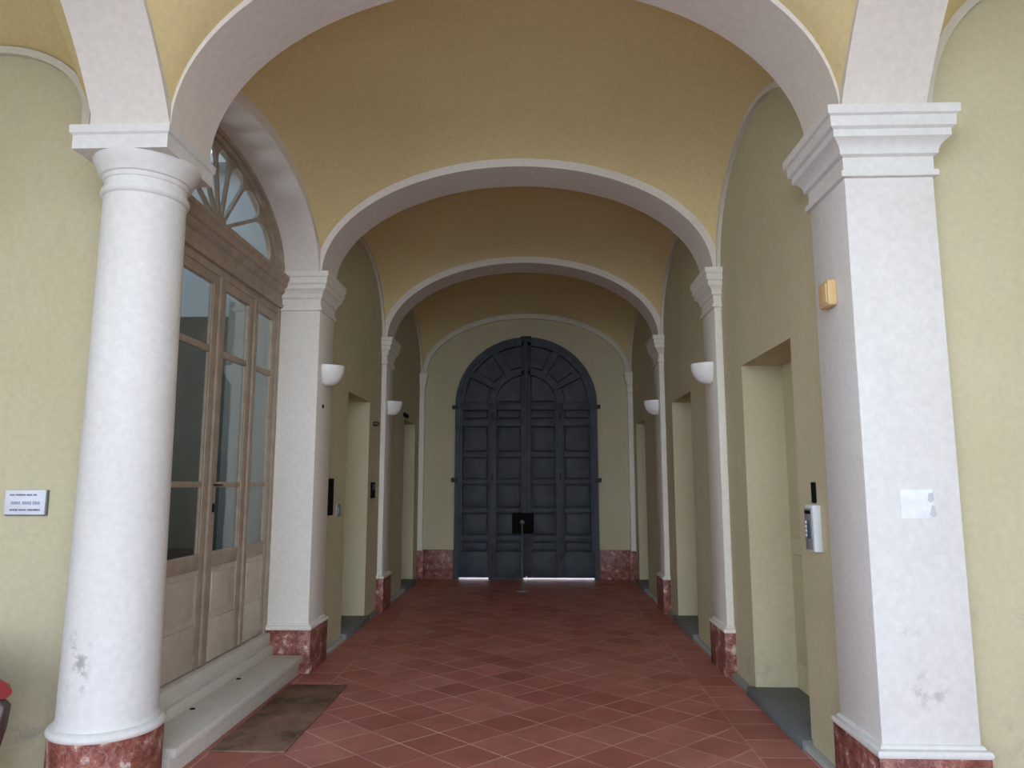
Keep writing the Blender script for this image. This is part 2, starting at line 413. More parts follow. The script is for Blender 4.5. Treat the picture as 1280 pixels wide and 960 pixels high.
# portico bands running from the column and pilaster towards the courtyard
def band_arch(label, x0, x1):
    f = seg()
    inner = [(BC-BH+2*BH*k/64, ZS+f(BC-BH+2*BH*k/64)) for k in range(65)]
    outl = inner+[(BC+BH, TOP), (BC-BH, TOP)]
    o = obj('arch', MB().plate([outl], x0, x1, mapX), M['archwhite'])
    return tag(o, label, 'arch', 'portico cross arches', 'thing')
band_arch('pale arch band rising overhead from the round column', -2.25, XL-0.002)
band_arch('pale arch band rising overhead from the large square pilaster', XR+0.002, 1.91)
# arch over the glazed screen
side_in = [(LA[0]-LA[1]*math.cos(t), ZS+LA[2]*math.sin(t)) for t in [math.acos((LA[0]-3.83)/LA[1])+(PI-math.acos((LA[0]-3.83)/LA[1]))*k/60 for k in range(61)]]
o = obj('arch', MB().plate([side_in+[(Y2+0.1, ZS), (Y2+0.1, TOP), (3.83, TOP)]], -2.26, XL-0.015, mapX), M['archwhite'])
tag(o, 'pale arch with deep soffit over the wooden glazed screen', 'arch', None, 'thing')

# wall arch rims (thin raised mouldings)
def rim_x(name, c, a, b, x0, x1, w=0.04, t0=0.0, t1=PI, n=64):
    inn = ell(c, a-w, b-w, n, t0, t1); out = ell(c, a, b, n, t0, t1)
    return struct(name, MB().band(inn, out, x0, x1, mapX), M['rim'])
def rim_y(name, c, a, b, y0, y1, w=0.04):
    inn = ell(c, a-w, b-w, 64); out = ell(c, a, b, 64)
    return struct(name, MB().band(inn, out, y0, y1, mapY), M['rim'])
rim_x('trim_1', 4.9, 1.09, 0.87, WR-0.03, WR+0.02)
rim_x('trim_2', 7.57, 1.19, 0.87, WR-0.03, WR+0.02)
rim_x('trim_3', 7.57, 1.19, 0.87, WL-0.02, WL+0.03)
rim_x('trim_4', 10.45, 1.31, 0.87, WR-0.03, WR+0.02)
rim_x('trim_5', 10.45, 1.31, 0.87, WL-0.02, WL+0.03)
rim_y('trim_6', XC, HS+0.03, RISE+0.05, YE-0.06, YE+0.01, 0.075)
rim_y('trim_7', 2.59, 0.64, 0.81, FR-0.035, FR+0.01, 0.045)
_in = [(LC-LH+0.045, ZS+0.2)]+ell(LC, LH-0.045, LB-0.045, 64, z=ZS+LS)+[(LC+LH-0.045, ZS+0.2)]
_out = [(LC-LH, ZS+0.2)]+ell(LC, LH, LB, 64, z=ZS+LS)+[(LC+LH, ZS+0.2)]
struct('trim_8', MB().band(_in, _out, FL-0.035, FL+0.01, mapY), M['rim'])

# ------------------------------------------------------------------ pilasters and column
CAP = [(0.0, 2.97), (0.018, 2.975), (0.02, 2.99), (0.018, 3.005), (0.004, 3.01), (0.004, 3.075), (0.022, 3.085), (0.024, 3.105),
       (0.032, 3.125), (0.05, 3.145), (0.066, 3.155), (0.066, 3.19), (0.082, 3.2), (0.085, 3.25), (0.098, 3.258), (0.1, 3.30), (0.0, 3.302)]
def pilaster(label, x0, x1, y0, y1, zb, small=1.0, group=None, torus=True):
    paint = M['brightened_white'] if group else M['white']
    n = 0 if group and x0 < 0 else 1; p = 0 if group and x0 > 0 else 1     # no overhang into the wall
    r = thing('pilaster', label, 'pilaster', ((x0+x1)/2, (y0+y1)/2, 0), group)
    zt = zb+0.06 if torus else zb
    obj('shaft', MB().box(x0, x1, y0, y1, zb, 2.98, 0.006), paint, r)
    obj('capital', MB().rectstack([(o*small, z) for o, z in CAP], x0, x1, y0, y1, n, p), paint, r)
    obj('marble_base', MB().box(x0-0.028*n, x1+0.028*p, y0-0.028, y1+0.028, 0.0, zb, 0.006), M['marble'], r)
    if torus:
        prof = [(0.0, zb-0.001), (0.026, zb), (0.032, zb+0.01), (0.033, zb+0.02), (0.028, zb+0.03), (0.013, zb+0.036), (0.009, zb+0.045), (0.0, zb+0.052)]
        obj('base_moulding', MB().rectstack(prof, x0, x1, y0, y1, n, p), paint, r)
    return r
G = 'white plaster pilasters'
pilaster('largest square white pilaster, with the pasted paper patch on its front', XR, 1.925, Y1, Y1b, 0.325)
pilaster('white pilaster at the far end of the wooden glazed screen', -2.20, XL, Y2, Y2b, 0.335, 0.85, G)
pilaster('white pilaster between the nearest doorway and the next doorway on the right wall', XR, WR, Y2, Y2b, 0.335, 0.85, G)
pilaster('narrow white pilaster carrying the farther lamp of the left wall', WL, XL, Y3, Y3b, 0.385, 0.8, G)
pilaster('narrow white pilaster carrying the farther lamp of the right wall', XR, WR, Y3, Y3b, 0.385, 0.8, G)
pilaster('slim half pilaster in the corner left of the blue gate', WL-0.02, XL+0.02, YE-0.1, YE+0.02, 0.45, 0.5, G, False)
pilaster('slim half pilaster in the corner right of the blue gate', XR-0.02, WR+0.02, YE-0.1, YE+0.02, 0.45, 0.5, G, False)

def column():
    cx, cy = -2.085, 3.615
    r = thing('column', 'round white column with square abacus on a red marble drum', 'column', (cx, cy, 0))
    prof = []
    for k in range(17):
        t = k/16; z = 0.40+t*(2.98-0.40)
        prof.append((0.222-0.022*t-0.002*math.sin(PI*t), z))
    obj('shaft', MB().lathe(prof, cx, cy, 72), M['white'], r)
    cap = [(0.198, 2.975), (0.212, 2.985), (0.216, 3.0), (0.212, 3.015), (0.2, 3.02), (0.2, 3.06), (0.207, 3.065), (0.212, 3.085), (0.222, 3.09), (0.228, 3.105),
           (0.238, 3.125), (0.252, 3.15), (0.262, 3.175), (0.262, 3.185)]
    obj('capital', MB().lathe(cap, cx, cy, 72), M['white'], r)
    ab = [(0.0, 3.178), (0.0, 3.185), (0.0, 3.25), (0.012, 3.26), (0.014, 3.30), (0.0, 3.302)]
    obj('abacus', MB().rectstack(ab, cx-0.255, cx+0.235, cy-0.255, cy+0.245), M['white'], r)
    tor = [(0.2, 0.333), (0.25, 0.334), (0.257, 0.342), (0.259, 0.353), (0.255, 0.364), (0.245, 0.372), (0.232, 0.376), (0.229, 0.388), (0.2215, 0.40)]
    obj('base_moulding', MB().lathe(tor, cx, cy, 72), M['white'], r)
    obj('marble_base', MB().lathe([(0.25, 0.0), (0.25, 0.335)], cx, cy, 72), M['marble'], r)
column()

# ------------------------------------------------------------------ baseboards at the end wall, kerbs and thresholds
struct('baseboard_end_left', MB().box(XL, GX0-0.01, YE-0.035, YE+0.01, 0, 0.46, 0.005), M['marble'])
struct('baseboard_end_right', MB().box(GX1+0.01, XR, YE-0.035, YE+0.01, 0, 0.46, 0.005), M['marble'])
def kerb(name, x0, x1, y0, y1): return struct(name, MB().box(x0, x1, y0, y1, 0, 0.035, 0.005), M['kerb'])
kerb('trim_9', WR-0.045, WR+0.01, Y1b+0.03, Y2-0.03)
kerb('trim_10', WR-0.045, WR+0.01, Y2b+0.03, Y3-0.03)
kerb('trim_11', WR-0.045, WR+0.01, Y3b+0.03, YE-0.13)
kerb('trim_12', WL-0.01, WL+0.045, Y2b+0.03, Y3-0.03)
kerb('trim_13', WL-0.01, WL+0.045, Y3b+0.03, YE-0.13)

def doorway(n, side, y0, y1, zt, where):
    s = 1 if side == 'R' else -1
    w = WR if s > 0 else WL
    a, b = sorted((w+s*0.30, w+s*0.385))
    slab = MB().box(a, b, y0-0.04, y1+0.04, 0.0, zt+0.05)
    ym = (y0+y1)/2
    fx = w+s*0.30
    for (p, q) in ((y0+0.06, ym-0.04), (ym+0.04, y1-0.06)):        # raised fields on the closed door
        for (z0, z1) in ((0.25, 1.0), (1.12, zt-0.18)):
            slab.box(min(fx, fx-s*0.015), max(fx, fx-s*0.015), p, q, z0, z1, 0.004)
    d = tag(obj('door_%d' % n, slab, M['wall']), None, None, None, 'structure')
    obj('door_handle', MB().disc((fx-s*0.03, y0+0.09, 1.05), (1, 0, 0), 0.02, 0.06, 16), M['iron'], d)
    a, b = sorted((w-s*0.06, w+s*0.31))
    t = obj('threshold', MB().box(a, b, y0-0.02, y1+0.02, 0.0, 0.06, 0.006), M['slate'])
    tag(t, 'dark grey stone threshold '+where, 'threshold', 'stone thresholds of the side doorways', 'thing')
doorway(2, 'R', *DOORS_R[0], 'of the nearest doorway, beside the white intercom')
doorway(3, 'R', *DOORS_R[1], 'of the middle doorway in the right wall')
doorway(4, 'R', *DOORS_R[2], 'of the doorway on the right nearest the blue gate')
doorway(5, 'L', *DOORS_L[0], 'of the doorway just past the glazed screen')
doorway(6, 'L', *DOORS_L[1], 'of the doorway on the left nearest the blue gate')

# ------------------------------------------------------------------ glazed screen with fanlight (left, bay one)
XW = -2.20                              # front face of the frame
def screen():
    w = tag(bpy.data.objects.new('window_1', None), 'taupe wooden glazed screen with fanlight behind the round column', 'glazed screen', None, 'structure')
    C.objects.link(w); w.location = (XW, 4.95, 0.31)
    ya, yb = 3.97, Y2+0.005
    fb = XW-0.07
    # arched frame band
    t0 = math.acos((LA[0]-ya)/LA[1])
    def arc(a, b, n=48, tt=None):
        s0 = t0 if tt is None else tt
        return [(LA[0]-a*math.cos(s0+(PI-s0)*k/n), ZS+b*math.sin(s0+(PI-s0)*k/n)) for k in range(n+1)]
    obj('arch_frame', MB().band(arc(LA[1]-0.115, LA[2]-0.07), arc(LA[1]+0.02, LA[2]+0.01), fb, XW+0.015, mapX)
        .band(arc(LA[1]-0.06, LA[2]-0.035), arc(LA[1]+0.015, LA[2]+0.008), XW, XW+0.035, mapX), M['wood'], w)
    # fanlight: radial bars with round-headed panes cut from one board
    fc = (LA[0]+0.08, ZS-0.02)
    ia, ib = LA[1]-0.10, LA[2]-0.055
    hub = 0.11
    holes = []
    nb = 7
    def edge_r(th):   # distance from fc to inner ellipse along angle
        lo, hi = 0, 2
        for _ in range(40):
            m = (lo+hi)/2
            y = fc[0]+m*math.cos(th); z = fc[1]+m*math.sin(th)
            if ((y-LA[0])/ia)**2+((z-ZS)/ib)**2 < 1: lo = m
            else: hi = m
        return lo
    for k in range(nb):
        th0 = PI*(k+0.0)/nb; th1 = PI*(k+1.0)/nb; thm = (th0+th1)/2
        bar = 0.014
        r_in = max(hub, bar/math.sin((th1-th0)/2)+0.01)
        pts = []
        def off(th, r, side):
            return (fc[0]+r*math.cos(th)-side*bar*math.sin(th), fc[1]+r*math.sin(th)+side*bar*math.cos(th))
        R0, R1, Rm = edge_r(th0)-0.03, edge_r(th1)-0.03, edge_r(thm)-0.025
        zf = 0.82
        pts.append(off(th0, r_in, 1)); pts.append(off(th0, R0*zf, 1))
        for q in range(1, 12):            # rounded head
            f = q/12; th = th0+(th1-th0)*f
            rr = (R0*(1-f)+R1*f); rr = min(rr, edge_r(th)-0.02)
            h = zf+(1-zf)*math.sin(PI*f)**0.6
            s = 1-2*f
            pts.append((fc[0]+rr*h*math.cos(th)-s*bar*math.sin(th), fc[1]+rr*h*math.sin(th)+s*bar*math.cos(th)))
        pts.append(off(th1, R1*zf, -1)); pts.append(off(th1, r_in, -1))
        if min(p[0] for p in pts) < ya+0.03 or min(p[1] for p in pts) < 3.285: 
            pts = [(max(p[0], ya+0.03), max(p[1], 3.285)) for p in pts]
        area = sum(pts[i][0]*pts[(i+1) % len(pts)][1]-pts[(i+1) % len(pts)][0]*pts[i][1] for i in range(len(pts)))/2
        if abs(area) > 0.004: holes.append(pts)
    outl = arc(LA[1]-0.05, LA[2]-0.03)
    outl = outl+[(outl[-1][0], 3.2), (outl[0][0], 3.2)]
    obj('fanlight_bars', MB().plate([outl]+holes, XW-0.038, XW-0.014, mapX), M['wood'], w)
    gl = arc(LA[1]-0.08, LA[2]-0.05); gl = gl+[(gl[-1][0], 3.25), (gl[0][0], 3.25)]
    obj('fanlight_pane', MB().plate([gl], XW-0.028, XW-0.022, mapX), M['glass'], w)
    # cornice
    prof = [(0.0, 2.985), (0.03, 2.99), (0.035, 3.02), (0.02, 3.03), (0.02, 3.105), (0.035, 3.115), (0.05, 3.13), (0.055, 3.155), (0.075, 3.165), (0.085, 3.2), (0.1, 3.215), (0.1, 3.25), (0.0, 3.262)]
    cor = MB(); ring = [[(XW-0.07, y, 2.985)]+[(XW+o_, y, z) for o_, z in prof]+[(XW-0.07, y, 3.262)] for y in (ya, yb)]
    cor.rings(ring); obj('cornice', cor, M['wood'], w)
    # posts + head + sill
    fr = MB()
    fr.box(fb, XW+0.012, ya, 4.16, 0.31, 2.99, 0.004)          # near post
    fr.box(fb, XW+0.012, 5.975-0.06, yb, 0.31, 2.99, 0.004)    # far post
    fr.box(fb, XW+0.005, 4.16, yb, 2.93, 2.99, 0.003)
    obj('window_frame', fr, M['wood'], w)
    # leaves
    edges = [(4.17, 4.815), (4.82, 5.435), (5.44, 5.912)]
    for i, (a, b) in enumerate(edges):
        st = 0.095 if i < 2 else 0.07
        lf = MB()
        for p, q in ((a, a+st), (b-st, b)): lf.box(XW-0.034, XW, p, q, 0.325, 2.93, 0.004)
        lf.box(XW-0.034, XW, a+st, b-st, 2.86, 2.93, 0.004)
        lf.box(XW-0.032, XW-0.006, a+st, b-st, 2.385, 2.43, 0.003)
        lf.box(XW-0.032, XW-0.006, a+st, b-st, 1.478, 1.515, 0.003)
        lf.box(XW-0.034, XW, a+st, b-st, 0.945, 1.045, 0.004)
        # inner beads around the panes
        for z0, z1 in ((1.045, 1.478), (1.515, 2.385), (2.43, 2.86)):
            lf.box(XW-0.026, XW-0.006, a+st, a+st+0.014, z0, z1); lf.box(XW-0.026, XW-0.006, b-st-0.014, b-st, z0, z1)
        L = obj('leaf', lf, M['wood'], w)
        lp = MB().box(XW-0.045, XW-0.012, a+st, b-st, 0.325, 0.95)
        lp.box(XW-0.02, XW-0.001, a+st+0.0, b-st, 0.325, 0.60, 0.004)
        lp.box(XW-0.02, XW-0.004, a+st+0.035, b-st-0.035, 0.645, 0.905, 0.006)
        obj('lower_panel', lp, M['woodlow'], L)
        for z0, z1 in ((1.04, 1.48), (1.51, 2.39), (2.425, 2.865)):
            obj('pane', MB().box(XW-0.022, XW-0.018, a+st-0.004, b-st+0.004, z0, z1), M['glass'], L)
    # cover beads at the meeting stiles, latch
    obj('meeting_bead', MB().box(XW-0.003, XW+0.016, 4.795, 4.84, 0.33, 2.93, 0.005), M['wood'], w)
    obj('meeting_bead', MB().box(XW-0.003, XW+0.016, 5.415, 5.458, 0.33, 2.93, 0.005), M['wood'], w)
    obj('latch', MB().box(XW, XW+0.02, 4.872, 4.895, 1.31, 1.37, 0.004), M['iron'], w)
    obj('latch', MB().box(XW+0.001, XW+0.02, 4.87, 4.99, 1.487, 1.5, 0.003), M['iron'], w)
screen()
st = thing('stone_step', 'worn grey stone step below the wooden glazed screen', 'step', (-2.03, 4.9, 0))
obj('tread', MB().box(-2.3, XL-0.012, 3.87, Y2-0.045, 0.095, 0.15, 0.014), M['stone'], st)
obj('riser', MB().box(-2.3, XL-0.045, 3.87, Y2-0.045, 0.0, 0.1, 0.004), M['stone'], st)
obj('sill', MB().box(-2.3, -2.12, 3.87, Y2-0.005, 0.145, 0.22, 0.01).box(-2.3, -2.15, 3.87, Y2-0.005, 0.215, 0.315, 0.012), M['stone'], st)
obj('drain_hole', MB().disc((-2.09, 4.52, 0.151), (0, 0, 1), 0.016, 0.006, 16), M['dark'], st)
obj('drain_hole', MB().disc((-2.09, 5.20, 0.151), (0, 0, 1), 0.016, 0.006, 16), M['dark'], st)

# room behind the glazed screen, its back wall and ceiling openings added to brighten the panes
RX, RY0, RY1, RZ = -4.5, 3.97, 6.93, 4.7
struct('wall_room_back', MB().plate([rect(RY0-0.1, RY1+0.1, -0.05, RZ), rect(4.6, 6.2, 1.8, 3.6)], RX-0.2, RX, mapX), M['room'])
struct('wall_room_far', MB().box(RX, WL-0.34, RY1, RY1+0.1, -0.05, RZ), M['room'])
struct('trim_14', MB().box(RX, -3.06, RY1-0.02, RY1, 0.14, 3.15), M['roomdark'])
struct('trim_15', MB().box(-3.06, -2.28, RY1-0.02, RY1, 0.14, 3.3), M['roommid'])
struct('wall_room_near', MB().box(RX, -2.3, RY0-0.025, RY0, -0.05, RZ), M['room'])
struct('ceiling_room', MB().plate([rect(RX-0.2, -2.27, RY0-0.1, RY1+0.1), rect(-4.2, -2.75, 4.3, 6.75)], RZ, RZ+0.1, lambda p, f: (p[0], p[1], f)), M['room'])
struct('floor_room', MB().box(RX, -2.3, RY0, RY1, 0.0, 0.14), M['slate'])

# ------------------------------------------------------------------ the gate at the end
def gate():
    yF = 11.70
    g = thing('carriage_gate', 'tall arched slate blue wooden gate closing the end of the passage', 'gate', (GC, yF, 0))
    # dark arched outer frame
    fo = [(GX0, 0.0)]+[(GC-GR*math.cos(PI*k/48), GSP+1.12*math.sin(PI*k/48)) for k in range(49)]+[(GX1, 0.0)]
    fi = [(GX0+0.075, 0.0)]+[(GC-(GR-0.075)*math.cos(PI*k/48), GSP+(1.12-0.07)*math.sin(PI*k/48)) for k in range(49)]+[(GX1-0.075, 0.0)]
    obj('gate_frame', MB().band(fi, fo, yF-0.03, yF+0.14, mapY), M['gate'], g)
    zb = 0.032
    ra, rb = GR-0.07, 1.12-0.065
    SPR = 2.82
    for s in (-1, 1):
        mb = MB()
        lo, hi = (0, PI/2) if s < 0 else (PI/2, PI)
        arcp = [(GC-ra*math.cos(lo+(hi-lo)*k/24), GSP+rb*math.sin(lo+(hi-lo)*k/24)) for k in range(25)]
        edge_x = GC+s*ra
        if s < 0: outl = [(edge_x, zb)]+arcp+[(GC-0.004, zb)]
        else: outl = [(GC+0.004, zb)]+arcp+[(edge_x, zb)]
        mb.plate([outl], yF+0.10, yF+0.13, mapY)
        F0, F1 = yF-0.012, yF+0.101
        X = lambda d: GC+s*d                       # distance from the centre line
        def bx(d0, d1, z0, z1, f0=F0, bev=0.006):
            mb.box(min(X(d0), X(d1)), max(X(d0), X(d1)), f0, F1, z0, z1, bev)
        # stiles
        bx(0.004, 0.08, zb, 3.84); bx(0.475, 0.61, zb, 2.81); bx(1.03, ra, zb, 2.80)
        # rails
        rails = [(zb, 0.44), (0.60, 0.69), (1.045, 1.12), (1.50, 1.565), (1.93, 2.01), (2.43, 2.545), (2.70, 2.82)]
        for d0, d1 in ((0.08, 0.475), (0.61, 1.03)):
            for z0, z1 in rails: bx(d0, d1, z0, z1)
            for (a, b) in zip(rails, rails[1:]):    # raised fields
                bx(d0+0.026, d1-0.026, a[1]+0.024, b[0]-0.024, yF+0.0, 0.012)
            bx(d0, d1, 0.06, 0.43, yF-0.016, 0.006)
        # fan: inner half round
        def pol(r, th): return (X(r*math.cos(th)), 2.80+r*math.sin(th)*0.955)
        n = 20
        def ringp(r): return [pol(r, PI/2*k/n) for k in range(n+1)]
        mb.band(ringp(0.50), ringp(0.575), F0, F1, mapY)
        mb.plate([[(X(0.10), 2.845)]+[(X(max(0.10, 0.455*math.cos(PI/2*k/16))), 2.845+0.40*math.sin(PI/2*k/16)) for k in range(15)]+[(X(0.10), 2.845+0.385)]], yF+0.002, F1, mapY)
        outer_in = [(X(r*math.cos(th)), 2.80+h) for r, h, th in [(ra-0.075, (rb+GSP-2.80-0.07)*math.sin(PI/2*k/n), PI/2*k/n) for k in range(n+1)]]
        outer_out = [(X(ra*math.cos(PI/2*k/n)), 2.80+(rb+GSP-2.80)*math.sin(PI/2*k/n)) for k in range(n+1)]
        mb.band(outer_in, outer_out, F0, F1, mapY)
        for th in (PI/6, PI/3):                     # radial bars
            p, q = Vector(pol(0.56, th)), Vector(pol(1.03, th))
            d = (q-p).normalized(); nn = Vector((-d.y, d.x))*0.04
            mb.plate([[tuple(p+nn), tuple(p-nn), tuple(q-nn*1.35), tuple(q+nn*1.35)]], F0, F1, mapY)
        for a, b in ((0.03, PI/6-0.1), (PI/6+0.1, PI/3-0.1), (PI/3+0.1, PI/2-0.11)):   # radial raised fields
            pts = [pol(0.64, a+(b-a)*k/6) for k in range(7)]+[pol(0.94, b-(b-a)*k/6) for k in range(7)]
            mb.plate([pts], yF+0.004, F1, mapY)
        L = obj('gate_leaf', mb, M['gate'], g)
        # little iron catches between folding sections
        for z in (2.60, 1.63, 0.36):
            obj('hinge', MB().box(X(0.545)-0.016, X(0.545)+0.016, yF-0.03, yF-0.005, z-0.07, z+0.05, 0.004), M['iron'], L)
    obj('meeting_bead', MB().box(GC-0.028, GC+0.028, yF-0.03, yF+0.06, 0.06, 3.83, 0.008), M['gate'], g)
    for x, sx in ((GX0, -1), (GX1, 1)):
        for z in (2.74, 1.56):
            obj('hinge_pin', MB().box(x-0.05, x+0.05, yF-0.05, yF-0.0, z-0.03, z+0.03, 0.006).box(x+sx*0.03-0.02, x+sx*0.03+0.02, yF-0.045, YE+0.01, z-0.015, z+0.035, 0.004), M['iron'], g)
    obj('top_catch', MB().box(GC-0.09, GC+0.09, yF-0.05, yF+0.0, 3.85, 3.915, 0.006), M['iron'], g)
    obj('lock_box', MB().box(-0.395, -0.055, yF-0.07, yF-0.005, 0.72, 1.04, 0.01), M['dark'], g)
    obj('draught_strip', MB().box(-0.775, -0.24, yF-0.005, yF+0.05, 0.0, 0.07), M['gate'], g)
    return g
gate()
pb = thing('prop_bar', 'thin iron bar propped from the floor against the gate lock', 'bar', (-0.21, 10.45, 0))
obj('rod', MB().tube([(-0.21, 10.45, 0.012), (-0.225, 11.0, 0.42), (-0.235, 11.60, 0.89)], 0.014, 10), M['greysteel'], pb)
obj('knob', MB().lathe([(0.0, 0.86), (0.03, 0.875), (0.04, 0.9), (0.03, 0.925), (0.0, 0.94)], -0.235, 11.59, 16), M['greysteel'], pb)
obj('floor_plate', MB().box(-0.30, -0.12, 10.40, 10.47, 0.0, 0.014, 0.004), M['greysteel'], pb)

# ------------------------------------------------------------------ wall lamps
def sconce(s, y, label):
    w = XL if s > 0 else XR
    r = thing('wall_lamp', label, 'lamp', (w, y, 2.35), 'white bowl wall lamps')
    n, m = 28, 14
    def shell(rx, ry, h, z0):
        R = []
        for i in range(m+1):
            t = i/m*PI/2
            k = max(0.02, math.sin(t)**0.75); z = z0+h*(1-math.cos(t))
            R.append([(w+s*rx*k*math.sin(PI*j/n), y-ry*k*math.cos(PI*j/n), z) for j in range(n+1)])
        return R
    out = shell(0.165, 0.125, 0.175, 2.35); inn = shell(0.157, 0.117, 0.165, 2.36)
    obj('bowl', MB().rings(out+inn[::-1], cap=False, closed=False), M['opal'], r, 60)
    obj('back_plate', MB().box(min(w, w+s*0.008), max(w, w+s*0.008), y-0.10, y+0.10, 2.36, 2.52, 0.003), M['whiteplastic'], r)
    obj('bulb', MB().lathe([(0.0, 2.40), (0.028, 2.41), (0.032, 2.44), (0.028, 2.47), (0.014, 2.49), (0.014, 2.51)], w+s*0.075, y, 16), M['whiteplastic'], r)
    obj('bulb_arm', MB().tube([(w, y, 2.405), (w+s*0.075, y, 2.405)], 0.010, 8), M['steel'], r)
sconce(1, 6.20, 'white bowl wall lamp on the pilaster beside the glazed screen')
sconce(-1, 6.20, 'white bowl wall lamp between the two nearest doorways of the right wall')
sconce(1, 8.97, 'smaller-looking white bowl lamp left of the blue gate')
sconce(-1, 8.97, 'smaller-looking white bowl lamp right of the blue gate')

# ------------------------------------------------------------------ small wall fittings
ic = thing('intercom', 'white and grey door intercom between the nearest doorway and large pilaster', 'intercom', (WR, 4.16, 1.13))
obj('housing', MB().box(WR-0.045, WR, 4.07, 4.19, 1.13, 1.385, 0.006), M['whiteplastic'], ic)
obj('face_panel', MB().box(WR-0.052, WR-0.043, 4.078, 4.182, 1.14, 1.365, 0.003), M['greymetal'], ic)
obj('display', MB().box(WR-0.056, WR-0.05, 4.09, 4.14, 1.20, 1.30, 0.002), M['screen'], ic)
obj('camera_window', MB().box(WR-0.056, WR-0.05, 4.09, 4.17, 1.335, 1.355, 0.002), M['dark'], ic)
for k in range(4):
    obj('button', MB().box(WR-0.057, WR-0.05, 4.15, 4.168, 1.21+0.024*k, 1.225+0.024*k, 0.002), M['whiteplastic'], ic)
o = obj('letter_strip', MB().box(WR-0.012, WR, 4.12, 4.17, 1.395, 1.51, 0.003), M['dark'])
tag(o, 'narrow dark strip directly above the white intercom', 'strip', None, 'thing')
o = obj('junction_box', MB().box(XR-0.045, XR, 3.545, 3.665, 2.385, 2.515, 0.008).box(XR-0.05, XR-0.04, 3.56, 3.65, 2.40, 2.50, 0.004), M['cream'])
tag(o, 'small cream box on the inner side of the large pilaster', 'box', None, 'thing')
# paper patch
pp = thing('paper_notice', 'blank white paper pasted on the large square pilaster', 'notice', (1.715, Y1, 1.41))
obj('sheet', MB().box(1.655, 1.80, Y1-0.003, Y1, 1.345, 1.475, 0.001), M['paper'], pp)
obj('tape', MB().plate([[(1.775, 1.425), (1.79, 1.415), (1.803, 1.43), (1.80, 1.462), (1.782, 1.458)]], Y1-0.0045, Y1-0.0025, mapY), M['tape'], pp)
obj('tape', MB().plate([[(1.78, 1.36), (1.80, 1.35), (1.81, 1.36), (1.805, 1.40), (1.793, 1.405), (1.787, 1.38)]], Y1-0.0045, Y1-0.0025, mapY), M['tape'], pp)
# plaque on the left facade
px0, px1, pz0, pz1 = -2.868, -2.645, 1.337, 1.468
pl = thing('wall_plaque', 'small pale plaque with lines of dark lettering left of the round column', 'plaque', ((px0+px1)/2, FL, pz0))
obj('backing', MB().box(px0, px1+0.006, FL-0.018, FL, pz0-0.006, pz1, 0.002), M['plaqueedge'], pl)
obj('plate', MB().box(px0, px1, FL-0.024, FL-0.016, pz0, pz1, 0.002), M['plaque'], pl)
def words(z, h, spans, mat):
    mb = MB()
    for a, b in spans:                   # unreadable print: rows of short strokes
        x = px0+a*(px1-px0); e = px0+b*(px1-px0)
        while x < e:
            w_ = random.uniform(0.0035, 0.0065); hh = h*random.uniform(0.65, 1)
            mb.box(x, x+w_, FL-0.0252, FL-0.0235, z-hh/2, z+hh/2); x += w_+0.0022
    return obj('lettering', mb, mat, pl)
H_ = pz1-pz0
words(pz0+0.80*H_, 0.011, [(0.12, 0.22), (0.26, 0.5), (0.53, 0.66), (0.70, 0.78)], M['ink'])
words(pz0+0.47*H_, 0.019, [(0.16, 0.38), (0.44, 0.66), (0.70, 0.88)], M['inklight'])
words(pz0+0.19*H_, 0.011, [(0.14, 0.33), (0.37, 0.55), (0.58, 0.88)], M['ink'])
# fittings of the left wall, second bay
o = obj('letter_strip', MB().box(WL-0.006, WL+0.018, 6.60, 6.73, 1.215, 1.55, 0.004), M['dark']); tag(o, 'tall black strip on the left wall just past the glazed screen', 'strip', None, 'thing')
o = obj('switch_plate', MB().box(WL, WL+0.014, 6.87, 7.02, 1.19, 1.305, 0.004).box(WL+0.01, WL+0.02, 6.91, 6.98, 1.215, 1.28, 0.003), M['greymetal']); tag(o, 'small grey plate beside the tall black strip', 'plate', None, 'thing')
ic2 = thing('entry_panel', 'small dark entry panel beyond the doorway past the glazed screen', 'entry panel', (WL, 8.36, 1.35))
obj('housing', MB().box(WL-0.006, WL+0.02, 8.30, 8.46, 1.34, 1.52, 0.004), M['dark'], ic2)
obj('face_plate', MB().box(WL+0.018, WL+0.024, 8.33, 8.43, 1.43, 1.5, 0.002), M['brownpaint'], ic2)
o = obj('door_spotlight', MB().tube([(WL, 8.36, 2.20), (WL+0.05, 8.36, 2.195), (WL+0.06, 8.36, 2.18)], [0.028, 0.03, 0.02], 12), M['brownpaint']); tag(o, 'tiny dark spotlight high beside the doorway past the glazed screen', 'spotlight', None, 'thing')
o = obj('door_sensor', MB().box(WL, WL+0.035, 10.22, 10.50, 2.455, 2.515, 0.008), M['dark']); tag(o, 'small dark fitting above the farthest doorway of the left wall', 'fitting', None, 'thing')
o = obj('screw_cap', MB().disc((XL+0.004, 6.14, 2.165), (1, 0, 0), 0.016, 0.008, 16), M['dark']); tag(o, 'tiny dark cap below the lamp beside the glazed screen', 'cap', None, 'thing')

# ------------------------------------------------------------------ doormat
o = obj('doormat', MB().box(-1.855, -1.425, 4.25, 5.60, 0.0, 0.012, 0.004), M['coir']); tag(o, 'worn brown mat on the red tiles in front of the stone step', 'mat', None, 'thing')

